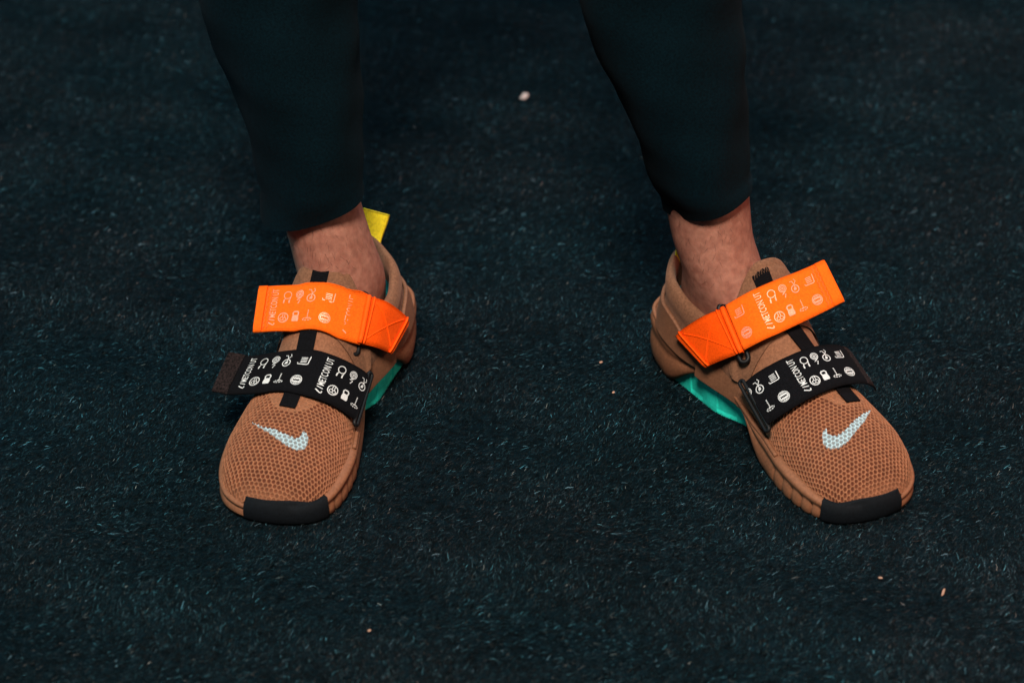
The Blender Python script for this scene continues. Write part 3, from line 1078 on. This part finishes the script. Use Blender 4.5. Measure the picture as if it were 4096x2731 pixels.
# ------------------------------------------------------------------ the person
def leg_tube(rings, n=64, twist=0.0):
    """rings: (cx, cy, cz, rx, ry, tilt_x, tilt_y) tilts raise z across the ring"""
    R = spline(rings, 70)
    V = []
    for cx, cy, cz, rx, ry, ax, ay in R:
        # the foot turns out below the ankle
        tw = twist * smooth01((.125 - cz) / .05)
        ct, st = math.cos(tw), math.sin(tw)
        for k in range(n):
            w = 2 * math.pi * k / n
            x, y = math.cos(w), math.sin(w)
            V.append((cx + rx * x * ct - ry * y * st, cy + rx * x * st + ry * y * ct, cz + ax * x + ay * y))
    return V, grid_faces(70, n, closed_v=True)


person = bpy.data.objects.new('person', None)
COL.objects.link(person)
person['label'] = 'person standing in cropped dark trousers with bare ankles in brown shoes'
person['category'] = 'person'

LEG = {
    'L': dict(skin=[(-.1270, -.052, .044, .018, .046, 0, 0), (-.1290, -.050, .060, .0215, .046, 0, 0), (-.1330, -.049, .080, .0275, .045, 0, 0), (-.1385, -.050, .098, .0335, .043, 0, 0),
                    (-.1425, -.050, .112, .0335, .042, 0, 0), (-.1485, -.050, .1390, .0325, .040, 0, 0), (-.1555, -.048, .170, .033, .039, 0, 0), (-.160, -.045, .22, .036, .041, 0, 0), (-.177, -.04, .34, .046, .047, 0, 0),
                    (-.17, -.06, .48, .048, .052, 0, 0), (-.12, 0.0, .78, .070, .075, 0, 0)],
              tr=[(-.1575, -.052, .1660, .0418, .044, .013, .002), (-.1575, -.052, .1760, .0412, .045, .010, .002), (-.1575, -.051, .190, .0405, .049, .003, .004), (-.1632, -.049, .240, .0468, .054, 0, 0),
                  (-.1740, -.046, .300, .0560, .060, 0, 0), (-.1800, -.044, .340, .0600, .063, 0, 0), (-.178, -.05, .42, .062, .066, 0, 0), (-.165, -.075, .50, .064, .068, 0, 0),
                  (-.145, -.06, .62, .078, .082, 0, 0), (-.115, 0, .80, .095, .10, 0, 0), (-.09, .01, .88, .10, .105, 0, 0)]),
    'R': dict(skin=[(.1680, -.062, .044, .018, .046, 0, 0), (.1690, -.062, .060, .0215, .046, 0, 0), (.1710, -.062, .080, .0275, .045, 0, 0), (.1715, -.062, .097, .0325, .043, 0, 0),
                    (.1695, -.061, .110, .0325, .042, 0, 0), (.1610, -.058, .135, .0325, .040, 0, 0), (.1560, -.056, .163, .0335, .039, 0, 0), (.147, -.054, .22, .036, .040, 0, 0), (.119, -.05, .34, .046, .047, 0, 0),
                    (.11, -.07, .48, .048, .052, 0, 0), (.10, 0, .78, .070, .075, 0, 0)],
              tr=[(.1572, -.060, .1720, .0342, .040, .0110, -.004), (.1556, -.060, .180, .0358, .042, .008, -.003), (.1480, -.060, .1915, .0390, .046, .002, -.002), (.1375, -.058, .2356, .0455, .052, 0, 0),
                  (.1215, -.055, .297, .0560, .060, 0, 0), (.1115, -.052, .3447, .0612, .064, 0, 0), (.108, -.058, .42, .062, .066, 0, 0), (.11, -.08, .50, .064, .068, 0, 0),
                  (.10, -.06, .62, .078, .082, 0, 0), (.085, 0, .80, .095, .10, 0, 0), (.065, .01, .88, .10, .105, 0, 0)]),
}


def join(parts):
    V, F = [], []
    for v, f in parts:
        k = len(V)
        V += [tuple(p) for p in v]
        F += [tuple(q + k for q in g) for g in f]
    return V, F


pelvis = leg_tube([(-.012, .01, .80, .15, .10, 0, 0), (-.012, .01, .90, .175, .115, 0, 0), (-.012, .01, .98, .165, .11, 0, 0), (-.012, .01, 1.04, .15, .10, 0, 0)])
pelvis_s = leg_tube([(-.012, .01, .80, .13, .08, 0, 0), (-.012, .01, .90, .155, .095, 0, 0), (-.012, .01, .98, .145, .09, 0, 0), (-.012, .01, 1.03, .13, .08, 0, 0)])
V, F = join([leg_tube(LEG['L']['skin'], twist=math.radians(-17)), leg_tube(LEG['R']['skin'], twist=math.radians(31)), pelvis_s])
body = mesh_obj('body', V, F, M['skin'], person)
V = []
parts = []
for side in 'LR':
    v, f = leg_tube(LEG[side]['tr'], 96)
    v = np.array(v)
    # soft folds of the cloth
    ctr = np.repeat(v.reshape(70, 96, 3).mean(1), 96, 0)
    d = v - ctr
    d[:, 2] = 0
    r = np.linalg.norm(d, axis=1, keepdims=True)
    ang = np.arctan2(d[:, 1], d[:, 0])
    z = v[:, 2]
    fold = .0016 * np.sin(ang * 3 + z * 22 + (0 if side == 'L' else 2)) + .0011 * np.sin(ang * 5 - z * 55 + 1.3) + .0007 * np.sin(z * 130 + ang * 2)
    v = v + d / r * fold[:, None]
    parts.append((v, f))
parts.append(pelvis)
V, F = join(parts)
tr = mesh_obj('trousers', V, F, M['trouser'], person)
sol = tr.modifiers.new('thickness', 'SOLIDIFY')
sol.thickness = .0014
sol.offset = -1
es = tr.modifiers.new('crisp_hem', 'EDGE_SPLIT')
es.split_angle = math.radians(50)

# fine leg hair on the shins
HV, HF = [], []
for side in 'LR':
    R = spline(LEG[side]['skin'], 200)
    for _ in range(700):
        i = int(rng.integers(20, 110))
        cx, cy, cz, rx, ry = R[i][:5]
        if not .08 < cz < .19:
            continue
        w = rng.uniform(math.pi * .9, math.pi * 2.1)
        n = np.array([math.cos(w), math.sin(w), 0])
        p = np.array([cx + rx * n[0], cy + ry * n[1], cz])
        tdir = np.array([-n[1], n[0], 0]) * rng.normal(0, .5) + np.array([0, 0, -1]) + n * .25
        tdir /= np.linalg.norm(tdir)
        Ln = rng.uniform(.004, .009)
        sidev = np.cross(n, tdir) * .00007
        a, b_, c_ = p, p + tdir * Ln * .5 + n * .0002, p + tdir * Ln + n * .0001
        k = len(HV)
        HV += [a - sidev, a + sidev, b_ + sidev, b_ - sidev, c_]
        HF += [(k, k + 1, k + 2, k + 3), (k + 3, k + 2, k + 4)]
hair = mesh_obj('leg_hair', HV, HF, M['hair'], person)
hair['kind'] = 'stuff'

# ------------------------------------------------------------------ the ground: dark felt-like turf
gm = mat('turf_backing', (0.0014, 0.0060, 0.0092), .95, .03, .5, 300, .6, 700)
G = 15.0
ground = mesh_obj('ground', [(-G, -G, 0), (G, -G, 0), (G, G, 0), (-G, G, 0)], [(0, 1, 2, 3)], gm, smooth=False)
ground['kind'] = 'structure'
ground['label'] = 'dark carpet-like turf floor'

TILE = .38


def fibre_material():
    m = bpy.data.materials.new('turf_fibre')
    m.use_nodes = True
    nt = m.node_tree
    N, Lk = nt.nodes, nt.links
    b = N['Principled BSDF']
    b.inputs['Roughness'].default_value = .6
    b.inputs['Specular IOR Level'].default_value = .06
    a = N.new('ShaderNodeAttribute')
    a.attribute_name = 'col'
    g = N.new('ShaderNodeNewGeometry')
    n = N.new('ShaderNodeTexNoise')
    n.inputs['Scale'].default_value = 9
    n.inputs['Detail'].default_value = 5
    n.inputs['Roughness'].default_value = .65
    Lk.new(g.outputs['Position'], n.inputs['Vector'])
    r = N.new('ShaderNodeMapRange')
    r.inputs['From Min'].default_value = .33
    r.inputs['From Max'].default_value = .68
    r.inputs['To Min'].default_value = .65
    r.inputs['To Max'].default_value = 1.4
    Lk.new(n.outputs['Fac'], r.inputs['Value'])
    n2 = N.new('ShaderNodeTexNoise')
    n2.inputs['Scale'].default_value = 4.5
    n2.inputs['Detail'].default_value = 3
    mp = N.new('ShaderNodeMapping')
    mp.inputs['Location'].default_value = (7.3, 1.1, 0)
    Lk.new(g.outputs['Position'], mp.inputs['Vector'])
    Lk.new(mp.outputs['Vector'], n2.inputs['Vector'])
    cr = N.new('ShaderNodeValToRGB')
    cr.color_ramp.elements[0].position = .38
    cr.color_ramp.elements[0].color = (.95, .95, .98, 1)
    cr.color_ramp.elements[1].position = .60
    cr.color_ramp.elements[1].color = (.62, 1.05, 1.15, 1)
    Lk.new(n2.outputs['Fac'], cr.inputs['Fac'])
    v1 = N.new('ShaderNodeVectorMath')
    v1.operation = 'MULTIPLY'
    Lk.new(a.outputs['Color'], v1.inputs[0])
    Lk.new(cr.outputs['Color'], v1.inputs[1])
    v2 = N.new('ShaderNodeVectorMath')
    v2.operation = 'SCALE'
    Lk.new(v1.outputs['Vector'], v2.inputs[0])
    Lk.new(r.outputs['Result'], v2.inputs['Scale'])
    Lk.new(v2.outputs['Vector'], b.inputs['Base Color'])
    return m


def build_fibres(nf=250000):
    K = 3                                     # points along a fibre
    x0 = rng.uniform(0, TILE, nf)
    y0 = rng.uniform(0, TILE, nf)
    tau = 2 * math.pi / TILE
    base = 0.45 + .55 * np.sin(tau * (x0 + 2 * y0)) * .6 + .5 * np.sin(tau * (2 * x0 - y0) + 1.0) * .5 + .35 * np.sin(tau * (3 * y0 + x0) + 2.2)
    az = base + rng.normal(0, .60, nf)
    kind = rng.random(nf)
    ln = rng.uniform(.0012, .0037, nf) * np.where(kind > .99, 1.9, 1)
    wd = rng.uniform(.00004, .00009, nf)
    el = rng.uniform(.12, .75, nf)
    curl = rng.normal(0, .35, nf)
    droop = rng.uniform(.1, .9, nf)
    zb = rng.uniform(0, .0014, nf)
    P = np.zeros((nf, K, 3))
    d = ln / (K - 1)
    cur = np.stack([x0, y0, zb], 1)
    for k in range(K):
        P[:, k] = cur
        a = az + curl * k / (K - 1)
        e_ = el - droop * k / (K - 1)
        cur = cur + np.stack([np.cos(a) * np.cos(e_), np.sin(a) * np.cos(e_), np.sin(e_)], 1) * d[:, None]
    P[..., 2] = np.maximum(P[..., 2], .0003)
    side = np.stack([-np.sin(az), np.cos(az), rng.normal(0, .4, nf)], 1)
    side /= np.linalg.norm(side, axis=1, keepdims=True)
    wk = np.array([1, 1, .35])
    A = P - side[:, None] * (wd[:, None] * wk)[..., None]
    B = P + side[:, None] * (wd[:, None] * wk)[..., None]
    V = np.stack([A, B], 2).reshape(-1, 3)
    F0 = np.array([[0, 1, 3, 2], [2, 3, 5, 4]])
    Fc = (F0[None] + (np.arange(nf) * 2 * K)[:, None, None]).reshape(-1, 4)
    lum = np.exp(rng.normal(-5.1, .9, nf))
    lum = np.where(kind > .90, lum * 7.0, lum)
    lum = np.where(kind > .985, lum * 2.2, lum)
    lum = np.minimum(lum, .55)
    hue = rng.random(nf)
    c = np.where(hue[:, None] < .5, np.array([.44, 1.02, 1.22]), np.where(hue[:, None] < .85, np.array([.66, .97, 1.16]), np.array([1.2, .92, .82])))
    colr = (c * lum[:, None])
    me = bpy.data.meshes.new('turf_fibres')
    me.vertices.add(len(V))
    me.vertices.foreach_set('co', V.astype(np.float32).ravel())
    me.loops.add(Fc.size)
    me.loops.foreach_set('vertex_index', Fc.astype(np.int32).ravel())
    me.polygons.add(len(Fc))
    me.polygons.foreach_set('loop_start', np.arange(0, Fc.size, 4, dtype=np.int32))
    me.update(calc_edges=True)
    at = me.color_attributes.new('col', 'FLOAT_COLOR', 'POINT')
    c4 = np.ones((nf, 4), np.float32)
    c4[:, :3] = colr
    at.data.foreach_set('color', np.repeat(c4, 2 * K, 0).ravel())
    fm = fibre_material()
    me.materials.append(fm)
    o = bpy.data.objects.new('turf_fibres', me)
    COL.objects.link(o)
    o['kind'] = 'stuff'
    o['label'] = 'short dark matted fibres covering the floor'
    o['category'] = 'turf'
    ng = bpy.data.node_groups.new('tile_the_pile', 'GeometryNodeTree')
    ng.interface.new_socket('Geometry', in_out='INPUT', socket_type='NodeSocketGeometry')
    ng.interface.new_socket('Geometry', in_out='OUTPUT', socket_type='NodeSocketGeometry')
    gi, go = ng.nodes.new('NodeGroupInput'), ng.nodes.new('NodeGroupOutput')
    gr = ng.nodes.new('GeometryNodeMeshGrid')
    nx, ny = 9, 11
    gr.inputs['Size X'].default_value = TILE * (nx - 1)
    gr.inputs['Size Y'].default_value = TILE * (ny - 1)
    gr.inputs['Vertices X'].default_value = nx
    gr.inputs['Vertices Y'].default_value = ny
    ip = ng.nodes.new('GeometryNodeInstanceOnPoints')
    tr_ = ng.nodes.new('GeometryNodeTransform')
    tr_.inputs['Translation'].default_value = (-TILE / 2, .5, 0)
    ng.links.new(gr.outputs['Mesh'], tr_.inputs['Geometry'])
    ng.links.new(tr_.outputs['Geometry'], ip.inputs['Points'])
    ng.links.new(gi.outputs[0], ip.inputs['Instance'])
    ng.links.new(ip.outputs[0], go.inputs[0])
    md = o.modifiers.new('tiles', 'NODES')
    md.node_group = ng
    return o


turf = build_fibres()


# ------------------------------------------------------------------ bits lying on the turf
def crumb(name, loc, size, stretch, rot, m, label, cat):
    rg = random.Random(hash(label) % 1000 if False else int(loc[0] * 1e4))
    V, F = [], []
    n, k = 9, 6
    for i in range(k):
        th = math.pi * (i + .5) / k
        for j in range(n):
            w = 2 * math.pi * j / n
            r = size * (1 + rg.uniform(-.28, .28))
            V.append((r * math.sin(th) * math.cos(w) * stretch, r * math.sin(th) * math.sin(w), r * math.cos(th) * .45))
    F = grid_faces(k, n, closed_v=True) + [tuple(range(n))[::-1], tuple(range((k - 1) * n, k * n))]
    o = mesh_obj(name, V, F, m, None, smooth=False)
    o.location = loc
    o.rotation_euler = (0.2, -.25, rot)
    o['label'], o['category'] = label, cat
    return o


crumb('paper_scrap', (.0127, .4566, .0055), .0034, 1.5, .75, M['scrap'], 'small crumpled pale scrap on the turf between the trousers', 'scrap')
crumb('wood_chip', (.0742, -.0398, .0045), .0011, 1.3, .3, M['chip'], 'tiny tan chip on the turf level with the black straps', 'chip')
crumb('wood_chip', (.0832, -.0857, .0045), .0008, 1.6, .9, M['chip'], 'second tiny tan chip just below the one level with the black straps', 'chip')
crumb('wood_chip', (.3144, -.3514, .0045), .0008, 4.5, 1.15, M['chip'], 'thin tan splinter on the turf below the right shoe near the corner', 'chip')
crumb('wood_chip', (.2708, -.3343, .0045), .0009, 1.8, -.6, M['chip'], 'tiny orange-tan chip on the turf right below the right shoe toe', 'chip')
crumb('wood_chip', (-.1019, -.3958, .0045), .0009, 1.5, .2, M['chip'], 'tiny tan chip on the turf below the left shoe', 'chip')
